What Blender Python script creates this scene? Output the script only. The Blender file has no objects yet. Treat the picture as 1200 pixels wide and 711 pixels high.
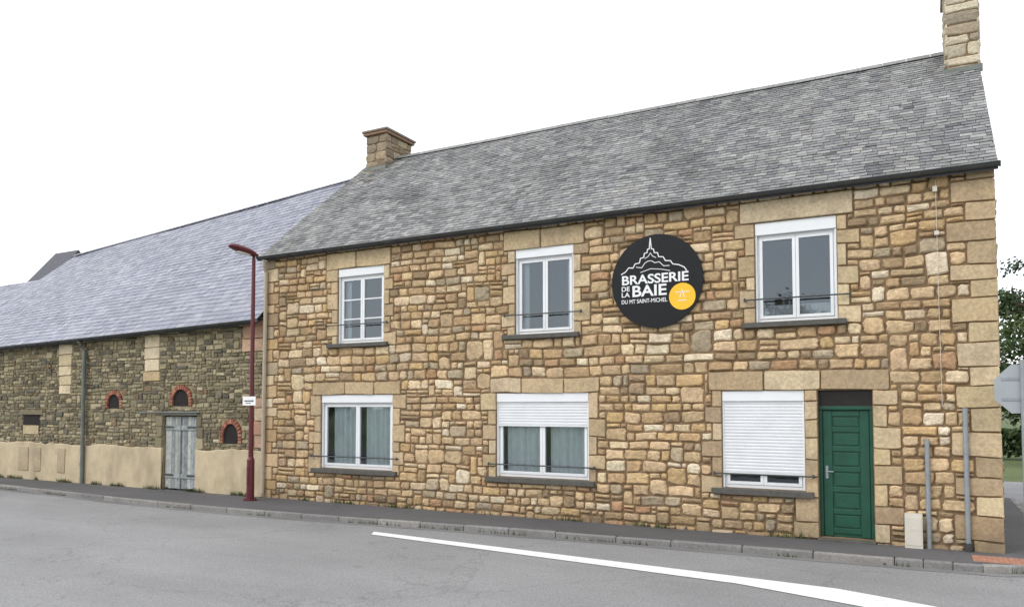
import bpy, math, random
from mathutils import Vector, Matrix, noise
random.seed(7)
R=random.random
def U(a,b): return a+(b-a)*random.random()
sc=bpy.context.scene
sc.view_settings.view_transform='Standard'
try: sc.view_settings.look='None'
except Exception: pass
sc.view_settings.exposure=0
def lin(c):
    return tuple(((v/255)/12.92 if v/255<=.04045 else ((v/255+.055)/1.055)**2.4) for v in c)
# ---------------------------------------------------------------- materials
def newmat(name):
    m=bpy.data.materials.new(name); m.use_nodes=True
    nt=m.node_tree; b=nt.nodes['Principled BSDF']
    return m,nt,b
def noise_node(nt,scale,detail=4,rough=.6,vec=None):
    n=nt.nodes.new('ShaderNodeTexNoise'); n.inputs['Scale'].default_value=scale
    n.inputs['Detail'].default_value=min(detail,4); n.inputs['Roughness'].default_value=rough
    if vec is not None: nt.links.new(vec,n.inputs['Vector'])
    return n
def maprange(nt,src,a,b,c,d):
    n=nt.nodes.new('ShaderNodeMapRange'); nt.links.new(src,n.inputs[0])
    for i,v in enumerate((a,b,c,d)): n.inputs[i+1].default_value=v
    return n.outputs[0]
def mixc(nt,fac,a,b,mode='MIX'):
    n=nt.nodes.new('ShaderNodeMix'); n.data_type='RGBA'; n.blend_type=mode
    for s,v in ((n.inputs[0],fac),(n.inputs[6],a),(n.inputs[7],b)):
        if isinstance(v,(int,float)): s.default_value=v
        elif isinstance(v,tuple): s.default_value=(v+(1,))[:4]
        else: nt.links.new(v,s)
    return n.outputs[2]
def coords(nt):
    return nt.nodes.new('ShaderNodeTexCoord').outputs['Object']
def bump(nt,b,h,strength,dist):
    n=nt.nodes.new('ShaderNodeBump'); n.inputs['Strength'].default_value=strength
    n.inputs['Distance'].default_value=dist; nt.links.new(h,n.inputs['Height'])
    nt.links.new(n.outputs[0],b.inputs['Normal'])
def pbr(name,col,rough=.6,var=.15,scale=6,bs=.2,bd=.003,bscale=60,metal=0,spec=.5):
    m,nt,b=newmat(name); co=coords(nt)
    n=noise_node(nt,scale,4,.65,co)
    f=maprange(nt,n.outputs[0],.3,.7,1-var,1+var)
    c=mixc(nt,1.0,col,f,'MULTIPLY'); nt.links.new(c,b.inputs['Base Color'])
    b.inputs['Roughness'].default_value=rough; b.inputs['Metallic'].default_value=metal
    b.inputs['Specular IOR Level'].default_value=spec
    if bs>0:
        n2=noise_node(nt,bscale,2,.6,co); bump(nt,b,n2.outputs[0],bs,bd)
    return m
def attrmat(name,rough=.9,var=.25,scale=14,bs=.6,bd=.008,bscale=45,spec=.3,stain=0,staincol=(.1,.1,.09),stscale=1.2,zdark=False,st0=.5,stretch=None):
    m,nt,b=newmat(name); co=coords(nt)
    a=nt.nodes.new('ShaderNodeAttribute'); a.attribute_name='Col'
    n=noise_node(nt,scale,4,.7,co)
    f=maprange(nt,n.outputs[0],.3,.7,1-var,1+var)
    c=mixc(nt,1.0,a.outputs['Color'],f,'MULTIPLY')
    if stain>0:
        vec=co
        if stretch:
            mp=nt.nodes.new('ShaderNodeMapping'); mp.inputs['Scale'].default_value=stretch; nt.links.new(co,mp.inputs[0]); vec=mp.outputs[0]
        n3=noise_node(nt,stscale,4,.65,vec)
        s=maprange(nt,n3.outputs[0],st0,st0+.2,0,stain)
        c=mixc(nt,s,c,staincol)
    if zdark:  # darkens the colour towards the bottom of the wall
        sp=nt.nodes.new('ShaderNodeSeparateXYZ'); nt.links.new(co,sp.inputs[0])
        d=maprange(nt,sp.outputs[2],0.0,.55,.72,1.0)
        c=mixc(nt,1.0,c,d,'MULTIPLY')
    nt.links.new(c,b.inputs['Base Color'])
    b.inputs['Roughness'].default_value=rough; b.inputs['Specular IOR Level'].default_value=spec
    n2=noise_node(nt,bscale,3,.7,co); bump(nt,b,n2.outputs[0],bs,bd)
    return m
M={}
M['stone']=attrmat('golden_rubble_stone',var=.32,scale=16,bs=1.0,bd=.018,bscale=24,stain=.4,staincol=lin((136,120,98)),stscale=.9,zdark=True)
M['dressed']=attrmat('dressed_granite',var=.24,scale=20,bs=.7,bd=.01,bscale=40,stain=.45,staincol=lin((126,113,97)),stscale=2.0,zdark=True)
M['barnstone']=attrmat('schist_rubble',var=.34,scale=12,bs=.8,bd=.01,bscale=40,stain=.6,staincol=lin((158,146,120)),stscale=.9,st0=.5)
M['mortar']=pbr('lime_mortar',lin((130,108,82)),.95,.3,5,.7,.01,50)
M['barnmortar']=pbr('earth_mortar',lin((146,134,108)),.95,.3,4,.8,.015,35)
M['render']=attrmat('cement_render',var=.16,scale=2.2,bs=.6,bd=.012,bscale=24,stain=.65,staincol=lin((146,134,112)),stscale=1.0,st0=.47,stretch=(1,1,.45))
M['slate']=attrmat('old_slate_lichen',rough=.75,var=.26,scale=9,bs=.4,bd=.004,bscale=70,spec=.4,stain=.4,staincol=lin((164,165,162)),stscale=1.5,stretch=(1,.45,.45))
M['slate2']=attrmat('blue_slate',rough=.4,var=.12,scale=7,bs=.25,bd=.003,bscale=60,spec=.6,stain=.2,staincol=lin((150,148,152)),stscale=.7)
M['slatedark']=pbr('dark_slate',lin((66,66,74)),.6,.25,6)
M['zinc']=pbr('dark_zinc',lin((70,72,72)),.45,.25,4,.1,.002,40,metal=.3)
M['greyzinc']=pbr('grey_zinc',lin((110,114,108)),.5,.2,4,.1,.002,40,metal=.2)
M['pvc']=pbr('white_pvc',(.80,.81,.82),.35,.03,3,.0)
M['shutter']=pbr('shutter_pvc',(.74,.75,.76),.45,.05,3,.0)
M['beige']=pbr('beige_pipe',lin((178,166,146)),.5,.1,3,.0)
M['conduit']=pbr('galvanised_conduit',lin((150,156,160)),.45,.12,8,.0,metal=.4)
M['sill']=pbr('dark_slate_sill',lin((84,82,76)),.75,.25,9)
M['green']=pbr('green_paint',lin((20,76,57)),.42,.2,5,.2,.002,30)
M['darkwood']=pbr('dark_transom',lin((34,26,24)),.3,.2,4)
M['iron']=pbr('wrought_iron',lin((62,66,66)),.5,.2,10)
M['black']=pbr('sign_black',lin((18,20,23)),.5,.15,2,.0,spec=.3)
M['white']=pbr('sign_white',(.82,.82,.82),.5,.02,2,.0)
M['yellow']=pbr('sign_yellow',lin((246,190,40)),.5,.03,2,.0)
M['brick']=attrmat('red_brick',var=.25,scale=18,bs=.6,bd=.006,bscale=50)
M['hole_shade']=pbr('painted_recess_shade',lin((34,30,27)),.95,.3,6)  # flat dark colour painting the shade inside the barn openings
M['timber']=attrmat('weathered_timber',rough=.85,var=.32,scale=10,bs=.5,bd=.006,bscale=40)
M['lamp']=pbr('burgundy_paint',lin((92,30,40)),.35,.12,6,.05,.002,40)
M['lampglass']=pbr('lamp_diffuser',(.6,.6,.58),.25,.03,3,.0)
M['room']=pbr('room_plaster',lin((150,144,136)),.9,.1,2,.0)
M['curtain']=pbr('net_curtain',(.76,.81,.80),.85,.08,6,.1,.004,20)
M['curtain2']=pbr('grey_blind',(.6,.63,.66),.85,.08,3,.0)
M['bark']=pbr('bark',lin((80,68,55)),.95,.3,6,.8,.02,14)
M['kerb']=attrmat('granite_kerb',var=.25,scale=20,bs=.4,bd=.004,bscale=70,stain=.5,staincol=lin((112,110,106)),stscale=1.6,st0=.45)
M['signback']=pbr('aluminium_signback',lin((165,170,172)),.5,.06,3,.0,metal=.3)
M['pad']=pbr('tactile_pad',lin((168,122,100)),.85,.2,10)
M['box']=pbr('meter_box',lin((206,200,186)),.5,.06,4,.0)
def leafmat(name):
    m,nt,b=newmat(name)
    a=nt.nodes.new('ShaderNodeAttribute'); a.attribute_name='Col'
    nt.links.new(a.outputs['Color'],b.inputs['Base Color']); b.inputs['Roughness'].default_value=.6
    b.inputs['Specular IOR Level'].default_value=.3
    return m
M['leaf']=leafmat('leaves')
def glassmat():
    m=bpy.data.materials.new('window_glass'); m.use_nodes=True; nt=m.node_tree; nt.nodes.clear()
    o=nt.nodes.new('ShaderNodeOutputMaterial'); mx=nt.nodes.new('ShaderNodeMixShader')
    t=nt.nodes.new('ShaderNodeBsdfTransparent'); t.inputs[0].default_value=(.84,.87,.88,1)
    g=nt.nodes.new('ShaderNodeBsdfGlossy'); g.inputs['Roughness'].default_value=.02
    g.inputs[0].default_value=(.82,.92,1,1)
    f=nt.nodes.new('ShaderNodeFresnel'); f.inputs[0].default_value=1.5
    a=nt.nodes.new('ShaderNodeMath'); a.operation='MULTIPLY_ADD'; a.inputs[1].default_value=1.0; a.inputs[2].default_value=.09
    nt.links.new(f.outputs[0],a.inputs[0]); nt.links.new(a.outputs[0],mx.inputs[0])
    nt.links.new(t.outputs[0],mx.inputs[1]); nt.links.new(g.outputs[0],mx.inputs[2]); nt.links.new(mx.outputs[0],o.inputs[0])
    co=coords(nt); n=noise_node(nt,1.3,2,.5,co); bp=nt.nodes.new('ShaderNodeBump'); bp.inputs['Strength'].default_value=.15; bp.inputs['Distance'].default_value=.02
    nt.links.new(n.outputs[0],bp.inputs['Height']); nt.links.new(bp.outputs[0],g.inputs['Normal'])
    return m
M['glass']=glassmat()
def asphalt(name,base,warm=(1,1,1),contrast=.1,grain=.4):
    m,nt,b=newmat(name); co=coords(nt)
    mp=nt.nodes.new('ShaderNodeMapping'); mp.inputs['Scale'].default_value=(.5,1.1,1); nt.links.new(co,mp.inputs[0])
    n1=noise_node(nt,.5,4,.62,mp.outputs[0]); n2=noise_node(nt,42,4,.85,co)
    c=tuple(base*w for w in warm)
    f1=maprange(nt,n1.outputs[0],.3,.7,1-contrast,1+contrast)
    f2=maprange(nt,n2.outputs[0],.3,.7,1-grain,1+grain)
    c=mixc(nt,1,c,f1,'MULTIPLY'); c=mixc(nt,1,c,f2,'MULTIPLY')
    v=nt.nodes.new('ShaderNodeTexVoronoi'); v.feature='DISTANCE_TO_EDGE'; v.inputs['Scale'].default_value=.3
    nd=noise_node(nt,1.5,4,.6,co)
    add=nt.nodes.new('ShaderNodeVectorMath'); add.operation='ADD'; nt.links.new(co,add.inputs[0]); nt.links.new(nd.outputs[1],add.inputs[1])
    nt.links.new(add.outputs[0],v.inputs['Vector'])
    cr=maprange(nt,v.outputs[0],0,.006,.78,1.0)
    c=mixc(nt,1,c,cr,'MULTIPLY')
    nt.links.new(c,b.inputs['Base Color']); b.inputs['Roughness'].default_value=.85; b.inputs['Specular IOR Level'].default_value=.3
    bump(nt,b,n2.outputs[0],.6,.008)
    return m
M['road']=asphalt('road_asphalt',.255,(1,.99,.985),.13,.42)
M['walk']=asphalt('footway_asphalt',.11,(1,.98,1.0),.2,.35)
def paintmat():
    m,nt,b=newmat('road_paint'); co=coords(nt)
    n=noise_node(nt,5,4,.75,co); s=maprange(nt,n.outputs[0],.54,.72,0,.55)
    n2=noise_node(nt,50,3,.8,co); s2=maprange(nt,n2.outputs[0],.57,.66,0,.5)
    c=mixc(nt,s,(.8,.8,.78),(.42,.42,.42)); c=mixc(nt,s2,c,(.4,.4,.4))
    nt.links.new(c,b.inputs['Base Color']); b.inputs['Roughness'].default_value=.7
    return m
M['paint']=paintmat()
def grassmat():
    m,nt,b=newmat('grass_field'); co=coords(nt)
    n=noise_node(nt,.3,4,.7,co); n2=noise_node(nt,12,4,.8,co)
    c=mixc(nt,maprange(nt,n.outputs[0],.35,.65,0,1),(.06,.1,.025),(.12,.14,.05))
    c=mixc(nt,1,c,maprange(nt,n2.outputs[0],.3,.7,.6,1.4),'MULTIPLY')
    nt.links.new(c,b.inputs['Base Color']); b.inputs['Roughness'].default_value=.9
    bump(nt,b,n2.outputs[0],.8,.03)
    return m
M['grass']=grassmat()
# ---------------------------------------------------------------- mesh builder
class MB:
    def __init__(s): s.v=[];s.f=[];s.c=[]
    def add(s,vs,fs,col=(.5,.5,.5)):
        o=len(s.v); s.v+=[tuple(p) for p in vs]; s.f+=[tuple(i+o for i in f) for f in fs]; s.c+=[col]*len(vs)
    def box(s,x0,x1,y0,y1,z0,z1,col=(.5,.5,.5)):
        vs=[(x,y,z) for z in (z0,z1) for y in (y0,y1) for x in (x0,x1)]
        s.add(vs,[(0,2,3,1),(4,5,7,6),(0,1,5,4),(2,6,7,3),(0,4,6,2),(1,3,7,5)],col)
    def obox(s,c,ax,ay,az,col=(.5,.5,.5)):
        c=Vector(c);ax=Vector(ax);ay=Vector(ay);az=Vector(az)
        vs=[c+i*ax+j*ay+k*az for k in (-1,1) for j in (-1,1) for i in (-1,1)]
        s.add(vs,[(0,2,3,1),(4,5,7,6),(0,1,5,4),(2,6,7,3),(0,4,6,2),(1,3,7,5)],col)
    def tube(s,pts,r,n=10,col=(.5,.5,.5),cap=True):
        pts=[Vector(p) for p in pts]; k=len(pts)
        rr=r if isinstance(r,(list,tuple)) else [r]*k
        vs=[];fs=[]
        for i,p in enumerate(pts):
            d=(pts[min(i+1,k-1)]-pts[max(i-1,0)]).normalized()
            a=Vector((0,0,1)) if abs(d.z)<.9 else Vector((1,0,0))
            e1=d.cross(a).normalized(); e2=d.cross(e1).normalized()
            for j in range(n):
                t=2*math.pi*j/n; vs.append(p+rr[i]*(math.cos(t)*e1+math.sin(t)*e2))
        for i in range(k-1):
            for j in range(n):
                fs.append((i*n+j,i*n+(j+1)%n,(i+1)*n+(j+1)%n,(i+1)*n+j))
        if cap: fs.append(tuple(range(n))); fs.append(tuple((k-1)*n+j for j in range(n)))
        s.add(vs,fs,col)
    def build(s,name,mat,parent=None,smooth=False,bevel=0):
        me=bpy.data.meshes.new(name); me.from_pydata(s.v,[],s.f); me.update()
        a=me.color_attributes.new('Col','FLOAT_COLOR','POINT')
        flat=[]
        for c in s.c: flat+=[c[0],c[1],c[2],1.0]
        a.data.foreach_set('color',flat)
        if smooth: me.polygons.foreach_set('use_smooth',[True]*len(me.polygons))
        me.materials.append(M[mat] if isinstance(mat,str) else mat)
        o=bpy.data.objects.new(name,me); sc.collection.objects.link(o)
        if parent: o.parent=parent
        if bevel:
            b=o.modifiers.new('b','BEVEL'); b.width=bevel; b.segments=2; b.limit_method='ANGLE'
        return o
def empty(name,loc=(0,0,0)):
    e=bpy.data.objects.new(name,None); e.location=loc; sc.collection.objects.link(e); return e
# ---------------------------------------------------------------- stones
def warp(x,z): return .03*noise.noise(Vector((x*.9,z*1.3,3.1)))+.016*noise.noise(Vector((x*3,z*3,9)))
def stone(mb,xa,xb,za,zb,col,depth=.03,gap=.011,hi=True,mapf=None,flat=False):
    w=(xb-xa)/2-gap; h=(zb-za)/2-gap
    if w<.012 or h<.01: return
    cx=(xa+xb)/2; cz=(za+zb)/2; mn=min(w,h)
    j=.03*mn if flat else .14*mn
    pts=[]
    cuts=[U(.1,.5)*mn if not flat else U(.04,.14)*mn for _ in range(4)]
    sg=[(-1,-1),(1,-1),(1,1),(-1,1)]
    for i,(sx,sz) in enumerate(sg):
        c=cuts[i]
        a=(sx*w,sz*(h-c)); b=(sx*(w-c),sz*h)
        if i in (1,3): first,second=b,a
        else: first,second=a,b
        pts+= [first,second]
        if hi:
            nx,nz=sg[(i+1)%4]
            pts.append((sx*w,0) if sx==nx else (0,sz*h))
    pts=[(p[0]+U(-j,j),p[1]+U(-j,j)) for p in pts]
    n=len(pts); tx=U(-.05,.05) if not flat else U(-.015,.015); tz=U(-.12,.1) if not flat else U(-.015,.015)
    d=depth*(U(.6,1.35) if not flat else U(.85,1.15))
    i1=.004; i2=(.022 if not flat else .009)
    if not hi: i2=.01
    rings=[(0,.02),(i1,-d*.5),(i2,-d)] if hi else [(0,.015),(i2,-d)]
    vs=[];fs=[]
    for ins,y in rings:
        kx=1-min(ins/w,.6); kz=1-min(ins/h,.6)
        for (px,pz) in pts:
            X=cx+px*kx; Z=cz+pz*kz; Yv=y+(tx*px+tz*pz if y<0 else 0)
            if ins==i2 and not flat: Yv+=U(-.006,.006)
            vs.append((X,Yv,Z+warp(X,Z)))
    for r in range(len(rings)-1):
        for k in range(n):
            fs.append((r*n+k,r*n+(k+1)%n,(r+1)*n+(k+1)%n,(r+1)*n+k))
    o=(len(rings)-1)*n
    vs.append((cx+U(-.3,.3)*w,-d-(U(-.002,.014) if not flat else .001),cz+U(-.3,.3)*h+warp(cx,cz)))
    for k in range(n): fs.append((o+k,o+(k+1)%n,o+n))
    if mapf: vs=[mapf(p) for p in vs]
    mb.add(vs,fs,col)
def pick(pal,v=.12):
    c=random.choices([p[0] for p in pal],[p[1] for p in pal])[0]
    k=1+U(-v,v); c=lin(c); return (c[0]*k*U(.98,1.02),c[1]*k,c[2]*k*U(.96,1.04))
def fill_wall(mb,x0,x1,z0,z1,obst,rh,wr,pal,depth=.03,gap=.011,hi=True,mapf=None,clip=None,jump=.10,split=.14):
    obst=list(obst)
    rows=[];z=z0
    while z<z1-.001:
        h=U(*rh)
        if z+h>z1-rh[0]*.7: h=z1-z
        rows.append((z,z+h)); z+=h
    for ri,(za,zb) in enumerate(rows):
        xa0,xb0=(x0,x1) if clip is None else clip(za,zb)
        if xb0-xa0<.06: continue
        bl=[o for o in obst if o[2]<zb-.001 and o[3]>za+.001 and o[1]>xa0 and o[0]<xb0]
        br=sorted(set([xa0,xb0]+[min(max(v,xa0),xb0) for o in bl for v in o[:2]]))
        segs=[]
        for a,b in zip(br,br[1:]):
            m=(a+b)/2
            iv=[(za,zb)]
            for o in bl:
                if o[0]<m<o[1]:
                    niv=[]
                    for (p,q) in iv:
                        if o[2]>p+.001: niv.append((p,min(q,o[2])))
                        if o[3]<q-.001: niv.append((max(p,o[3]),q))
                    iv=[t for t in niv if t[1]>t[0]+.001]
            iv=tuple(iv)
            if segs and segs[-1][2]==iv: segs[-1][1]=b
            else: segs.append([a,b,iv])
        for a,b,iv in segs:
            for (p,q) in iv:
                if q-p<.03: continue
                full=abs(q-zb)<.001 and abs(p-za)<.001
                x=a
                while x<b-.001:
                    w=U(*wr)*(.75+.5*(q-p)/max(rh[1],.001))
                    if R()<.12: w*=1.4
                    if x+w>b-wr[0]*.7: w=b-x
                    if w>wr[1]*2.2: w/=2
                    top=q
                    if full and ri+1<len(rows) and R()<jump and w<wr[1]*1.2:
                        na,nb=rows[ri+1]
                        if clip is None and not any(o[2]<nb and o[3]>na and o[0]<x+w and o[1]>x for o in obst):
                            top=nb if R()<.2 else na+(nb-na)*U(.3,.55)
                            obst.append((x,x+w,na,top))
                    if top==q and q-p>rh[0]*1.15 and R()<split:
                        m=p+(q-p)*U(.4,.6)
                        stone(mb,x,x+w,p,m,pick(pal),depth,gap,hi,mapf); stone(mb,x,x+w,m,q,pick(pal),depth,gap,hi,mapf)
                    else: stone(mb,x,x+w,p,top,pick(pal),depth,gap,hi,mapf)
                    x+=w
def holed_plane(mb,x0,x1,z0,z1,holes,y=0,reveal=.2):
    xs=sorted(set([x0,x1]+[h[0] for h in holes]+[h[1] for h in holes]))
    zs=sorted(set([z0,z1]+[h[2] for h in holes]+[h[3] for h in holes]))
    for a,b in zip(xs,xs[1:]):
        for c,d in zip(zs,zs[1:]):
            mx,mz=(a+b)/2,(c+d)/2
            if any(h[0]<mx<h[1] and h[2]<mz<h[3] for h in holes): continue
            mb.add([(a,y,c),(b,y,c),(b,y,d),(a,y,d)],[(0,1,2,3)])
    for h in holes:
        a,b,c,d=h; r=y+reveal
        mb.add([(a,y,c),(a,y,d),(a,r,d),(a,r,c)],[(0,1,2,3)])
        mb.add([(b,y,c),(b,r,c),(b,r,d),(b,y,d)],[(0,1,2,3)])
        mb.add([(a,y,d),(b,y,d),(b,r,d),(a,r,d)],[(0,1,2,3)])
        mb.add([(a,y,c),(a,r,c),(b,r,c),(b,y,c)],[(0,1,2,3)])
PAL=[((202,175,138),5),((190,164,128),5),((210,188,154),3),((178,150,114),3),((172,156,130),2),((196,166,122),2.4),((218,202,174),1.2),((154,132,104),1.6),((180,144,110),.8)]
PALD=[((194,172,137),3),((182,160,127),3),((202,182,149),2),((172,150,120),1.5)]
PALB=[((132,124,100),4),((110,102,84),4),((150,140,112),3),((94,90,80),2.5),((166,154,126),2.5),((122,104,80),.8)]
# ================================================================ HOUSE
house=empty('stone_house',(-6.3,3.9,0))
def hb(mb,name,mat,parent=house,**k):
    o=mb.build(name,mat,None,**k); o.parent=parent; o.matrix_parent_inverse=Matrix.Translation(-parent.location); return o
HX0,HX1,HZ=-13.55,.9,5.62; D=3.9; RZ=8.93
win={'w1':(-11.38,-10.12,3.46,5.10),'w2':(-6.95,-5.73,3.46,5.10),'w3':(-2.46,-1.21,3.46,5.10),
 'g1':(-11.83,-9.87,.74,2.34),'g2':(-7.37,-5.44,.74,2.34),'g3':(-3.03,-1.73,.74,2.34)}
door=(-1.53,-.745,.04,2.34)
holes=list(win.values())+[door]
wall=MB(); holed_plane(wall,HX0,HX1,-.15,HZ,holes,0,.22)
for X in (HX0,HX1): wall.add([(X,0,-.15),(X,2*D,-.15),(X,2*D,HZ),(X,D,RZ-.1),(X,0,HZ)],[(0,1,2,3,4)])
wall.add([(HX0,2*D,-.15),(HX1,2*D,-.15),(HX1,2*D,HZ),(HX0,2*D,HZ)],[(0,1,2,3)])
hb(wall,'wall_mortar','mortar')
obst=list(holes); dr=MB()
def block(a,b,c,d,pal=PALD,depth=.034): 
    obst.append((a,b,c,d)); stone(dr,a,b,c,d,pick(pal,.08),depth,.006,True,None,True)
def split_blocks(a,b,c,d,n):
    xs=[a]+sorted(a+(b-a)*(k+U(-.15,.15))/n for k in range(1,n))+[b]
    for p,q in zip(xs,xs[1:]): block(p,q,c,d)
split_blocks(-11.72,-9.93,5.1,5.47,2); split_blocks(-7.2,-5.5,5.1,5.46,2); block(-2.7,-.96,5.1,5.46)
split_blocks(-12.08,-9.66,2.34,2.63,3); split_blocks(-7.5,-5.22,2.34,2.63,3); split_blocks(-3.25,-.5,2.34,2.66,3)
def jamb(xe,side,z0,z1,longs=.34,short=.2):
    z=z0;k=random.randint(0,1)
    while z<z1-.01:
        h=U(.22,.36)
        if z+h>z1-.18: h=z1-z
        w=(longs if k%2 else short)*U(.85,1.15)
        if side<0: block(xe-w,xe,z,z+h)
        else: block(xe,xe+w,z,z+h)
        z+=h;k+=1
for n in ('w1','w2','w3'):
    a,b,c,d=win[n]; jamb(a,-1,c-.08,d,.3,.17); jamb(b,1,c-.08,d,.3,.17)
for n in ('g1','g2'):
    a,b,c,d=win[n]; jamb(a,-1,c-.1,d,.32,.18); jamb(b,1,c-.1,d,.32,.18)
jamb(win['g3'][0],-1,.64,2.34,.32,.18); jamb(door[1],1,.02,2.34,.4,.22)
z=.02
while z<2.34:
    h=U(.25,.4); h=min(h,2.34-z)
    a=win['g3'][1] if z>=.64 else win['g3'][1]-U(.0,.2)
    if z<.64<z+h: h=.64-z
    block(a,door[0],z,z+h); z+=h
z=-.1;k=0
while z<HZ-.1:
    h=U(.24,.36); h=min(h,HZ-.02-z)
    w=(.56 if k%2 else .34)*U(.9,1.1)
    block(HX1-w,HX1+.03,z,z+h,PALD,.036); z+=h;k+=1
z=-.1;k=0
while z<HZ-.1:
    h=U(.2,.32); h=min(h,HZ-.02-z)
    w=(.42 if k%2 else .26)*U(.9,1.1)
    block(HX0-.02,HX0+w,z,z+h,PAL,.036); z+=h;k+=1
hb(dr,'dressed_blocks','dressed')
sills=[(-11.63,-9.98,3.37,3.455),(-7.2,-5.6,3.37,3.455),(-2.66,-1.08,3.37,3.455),(-12.05,-9.72,.64,.735),(-7.58,-5.3,.64,.735),(-3.2,-1.6,.64,.735)]
st=MB(); fill_wall(st,HX0,HX1,-.1,HZ-.02,obst+sills,(.125,.21),(.13,.36),PAL,depth=.04,gap=.012,jump=.16,split=.07)
hb(st,'rubble_stones','stone')
gs=MB()
def gmap(p): return (HX1-p[1],p[0],p[2])
fill_wall(gs,.04,2*D,-.1,HZ,[],(.13,.22),(.18,.42),PAL,mapf=gmap,hi=False,jump=.05)
def gclip(za,zb):
    t=(zb-HZ)/(RZ-HZ); return (D*t+.05,2*D-D*t-.05)
fill_wall(gs,0,2*D,HZ,RZ-.2,[],(.13,.22),(.18,.42),PAL,mapf=gmap,hi=False,clip=gclip)
hb(gs,'gable_stones','stone')
sl=MB()
for s in sills: sl.box(s[0],s[1],-.11,.1,s[2],s[3])
sl.box(door[0]-.02,door[1]+.02,-.14,.1,-.05,.036)
hb(sl,'window_sills','sill',bevel=.008)
fr=MB();gl=MB();rm=MB();cu=MB();cb=MB();sh=MB();bx=MB()
def window(w,boxh=.17,muntin=0,shut=None,curt=None):
    a,b,c,d=w; top=d-boxh
    bx.box(a+.003,b-.003,.0,.2,top,d-.003)
    y0,y1=.07,.13; t=.055
    fr.box(a+.002,a+t,y0,y1,c+.002,top-.002); fr.box(b-t,b-.002,y0,y1,c+.002,top-.002)
    fr.box(a+t,b-t,y0,y1,c+.002,c+t); fr.box(a+t,b-t,y0,y1,top-t*.7,top-.002)
    m=(a+b)/2
    for (p,q) in ((a+t+.003,m-.002),(m+.002,b-t-.003)):
        s=.05; zz0=c+t+.003; zz1=top-t*.7-.003; ya,yb=.055,.115
        fr.box(p,p+s,ya,yb,zz0,zz1); fr.box(q-s,q,ya,yb,zz0,zz1)
        fr.box(p+s,q-s,ya,yb,zz0,zz0+s); fr.box(p+s,q-s,ya,yb,zz1-s,zz1)
        for k in range(1,muntin+1):
            zz=zz0+s+(zz1-zz0-2*s)*k/(muntin+1); fr.box(p+s,q-s,ya+.01,yb-.01,zz-.014,zz+.014)
        gl.add([(p+s,.085,zz0+s),(q-s,.085,zz0+s),(q-s,.085,zz1-s),(p+s,.085,zz1-s)],[(0,1,2,3)])
    x0,x1,yy0,yy1,z0,z1=a-.4,b+.4,.225,2.6,c-.5,d+.15
    rm.add([(x0,yy1,z0),(x1,yy1,z0),(x1,yy1,z1),(x0,yy1,z1),(x0,yy0,z0),(x1,yy0,z0),(x1,yy0,z1),(x0,yy0,z1)],
      [(0,1,2,3),(0,4,5,1),(3,2,6,7),(0,3,7,4),(1,5,6,2)])
    if shut is not None:
        zt=top; n=int(round((zt-shut)/.052)); hh=(zt-shut)/n
        for k in range(n):
            z0=shut+k*hh
            vs=[];prof=[(.036,0),(.028,.18),(.026,.5),(.028,.82),(.036,.97),(.042,1)]
            for (yy,f) in prof: vs+=[(a+.012,yy,z0+f*hh),(b-.012,yy,z0+f*hh)]
            sh.add(vs,[(2*i,2*i+1,2*i+3,2*i+2) for i in range(len(prof)-1)])
        sh.box(a+.012,b-.012,.02,.05,shut-.03,shut-.001)
    fr.box(a+.002,a+.03,.015,.066,c+.002,top-.002); fr.box(b-.03,b-.002,.015,.066,c+.002,top-.002)
    if curt:
        for (p,q,mbx,zt,zb,amp,ph) in curt:
            n=70; vs=[];
            for i in range(n+1):
                x=p+(q-p)*i/n; yy=.19+amp*.6*math.sin((x-p)*2*math.pi/.13+ph)+amp*.4*math.sin((x-p)*2*math.pi/.37)
                vs+=[(x,yy,zb),(x,yy-.01,zt)]
            mbx.add(vs,[(2*i,2*i+2,2*i+3,2*i+1) for i in range(n)])
w=win
window(w['w1'],.17,2,None,[(w['w1'][0]+.03,w['w1'][0]+.22,cb,4.9,3.48,.02,0)])
window(w['w2'],.17,0,None,[(w['w2'][0]+.03,w['w2'][0]+.2,cb,4.9,3.48,.02,0),(w['w2'][1]-.2,w['w2'][1]-.03,cb,4.9,3.48,.02,1)])
window(w['w3'],.2,0,None,[(w['w3'][0]+.1,w['w3'][1]-.1,cb,3.75,3.48,.01,1)])
window(w['g1'],.17,0,None,[(w['g1'][0]+.22,w['g1'][0]+.85,cu,2.16,.76,.04,0),(w['g1'][0]+1.1,w['g1'][1]-.03,cu,2.16,.76,.04,2)])
window(w['g2'],.17,0,1.74,[(w['g2'][0]+.15,w['g2'][1]-.98,cu,2.16,.76,.04,0),(w['g2'][1]-.86,w['g2'][1]-.03,cu,2.16,.76,.04,1)])
window(w['g3'],.17,0,1.0,None)
hb(fr,'window_frames','pvc',bevel=.004); hb(gl,'window_glass','glass'); hb(rm,'rooms','room')
hb(cu,'curtains','curtain',smooth=True); hb(cb,'side_curtains','curtain2',smooth=True)
hb(sh,'roller_shutters','shutter'); hb(bx,'shutter_boxes','pvc',bevel=.006)
dm=MB(); a,b,c,d=door
dm.box(a+.002,b-.002,.14,.18,c,2.03)
dm.box(a+.002,a+.05,.09,.139,c,2.03); dm.box(b-.05,b-.002,.09,.139,c,2.03); dm.box(a+.002,b-.002,.08,.18,2.032,2.09)
x0,x1=a+.06,b-.06
dm.box(x0,x0+.13,.115,.139,c+.01,2.02); dm.box(x1-.13,x1,.115,.139,c+.01,2.02)
for z in (c+.1,.44,.78,1.10,1.42,1.72,1.97): dm.box(x0+.132,x1-.132,.115,.139,z-.04,z+.04)
pz=[c+.16,.50,.84,1.16,1.48,1.77]; pe=[.38,.72,1.04,1.36,1.66,1.91]
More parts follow.
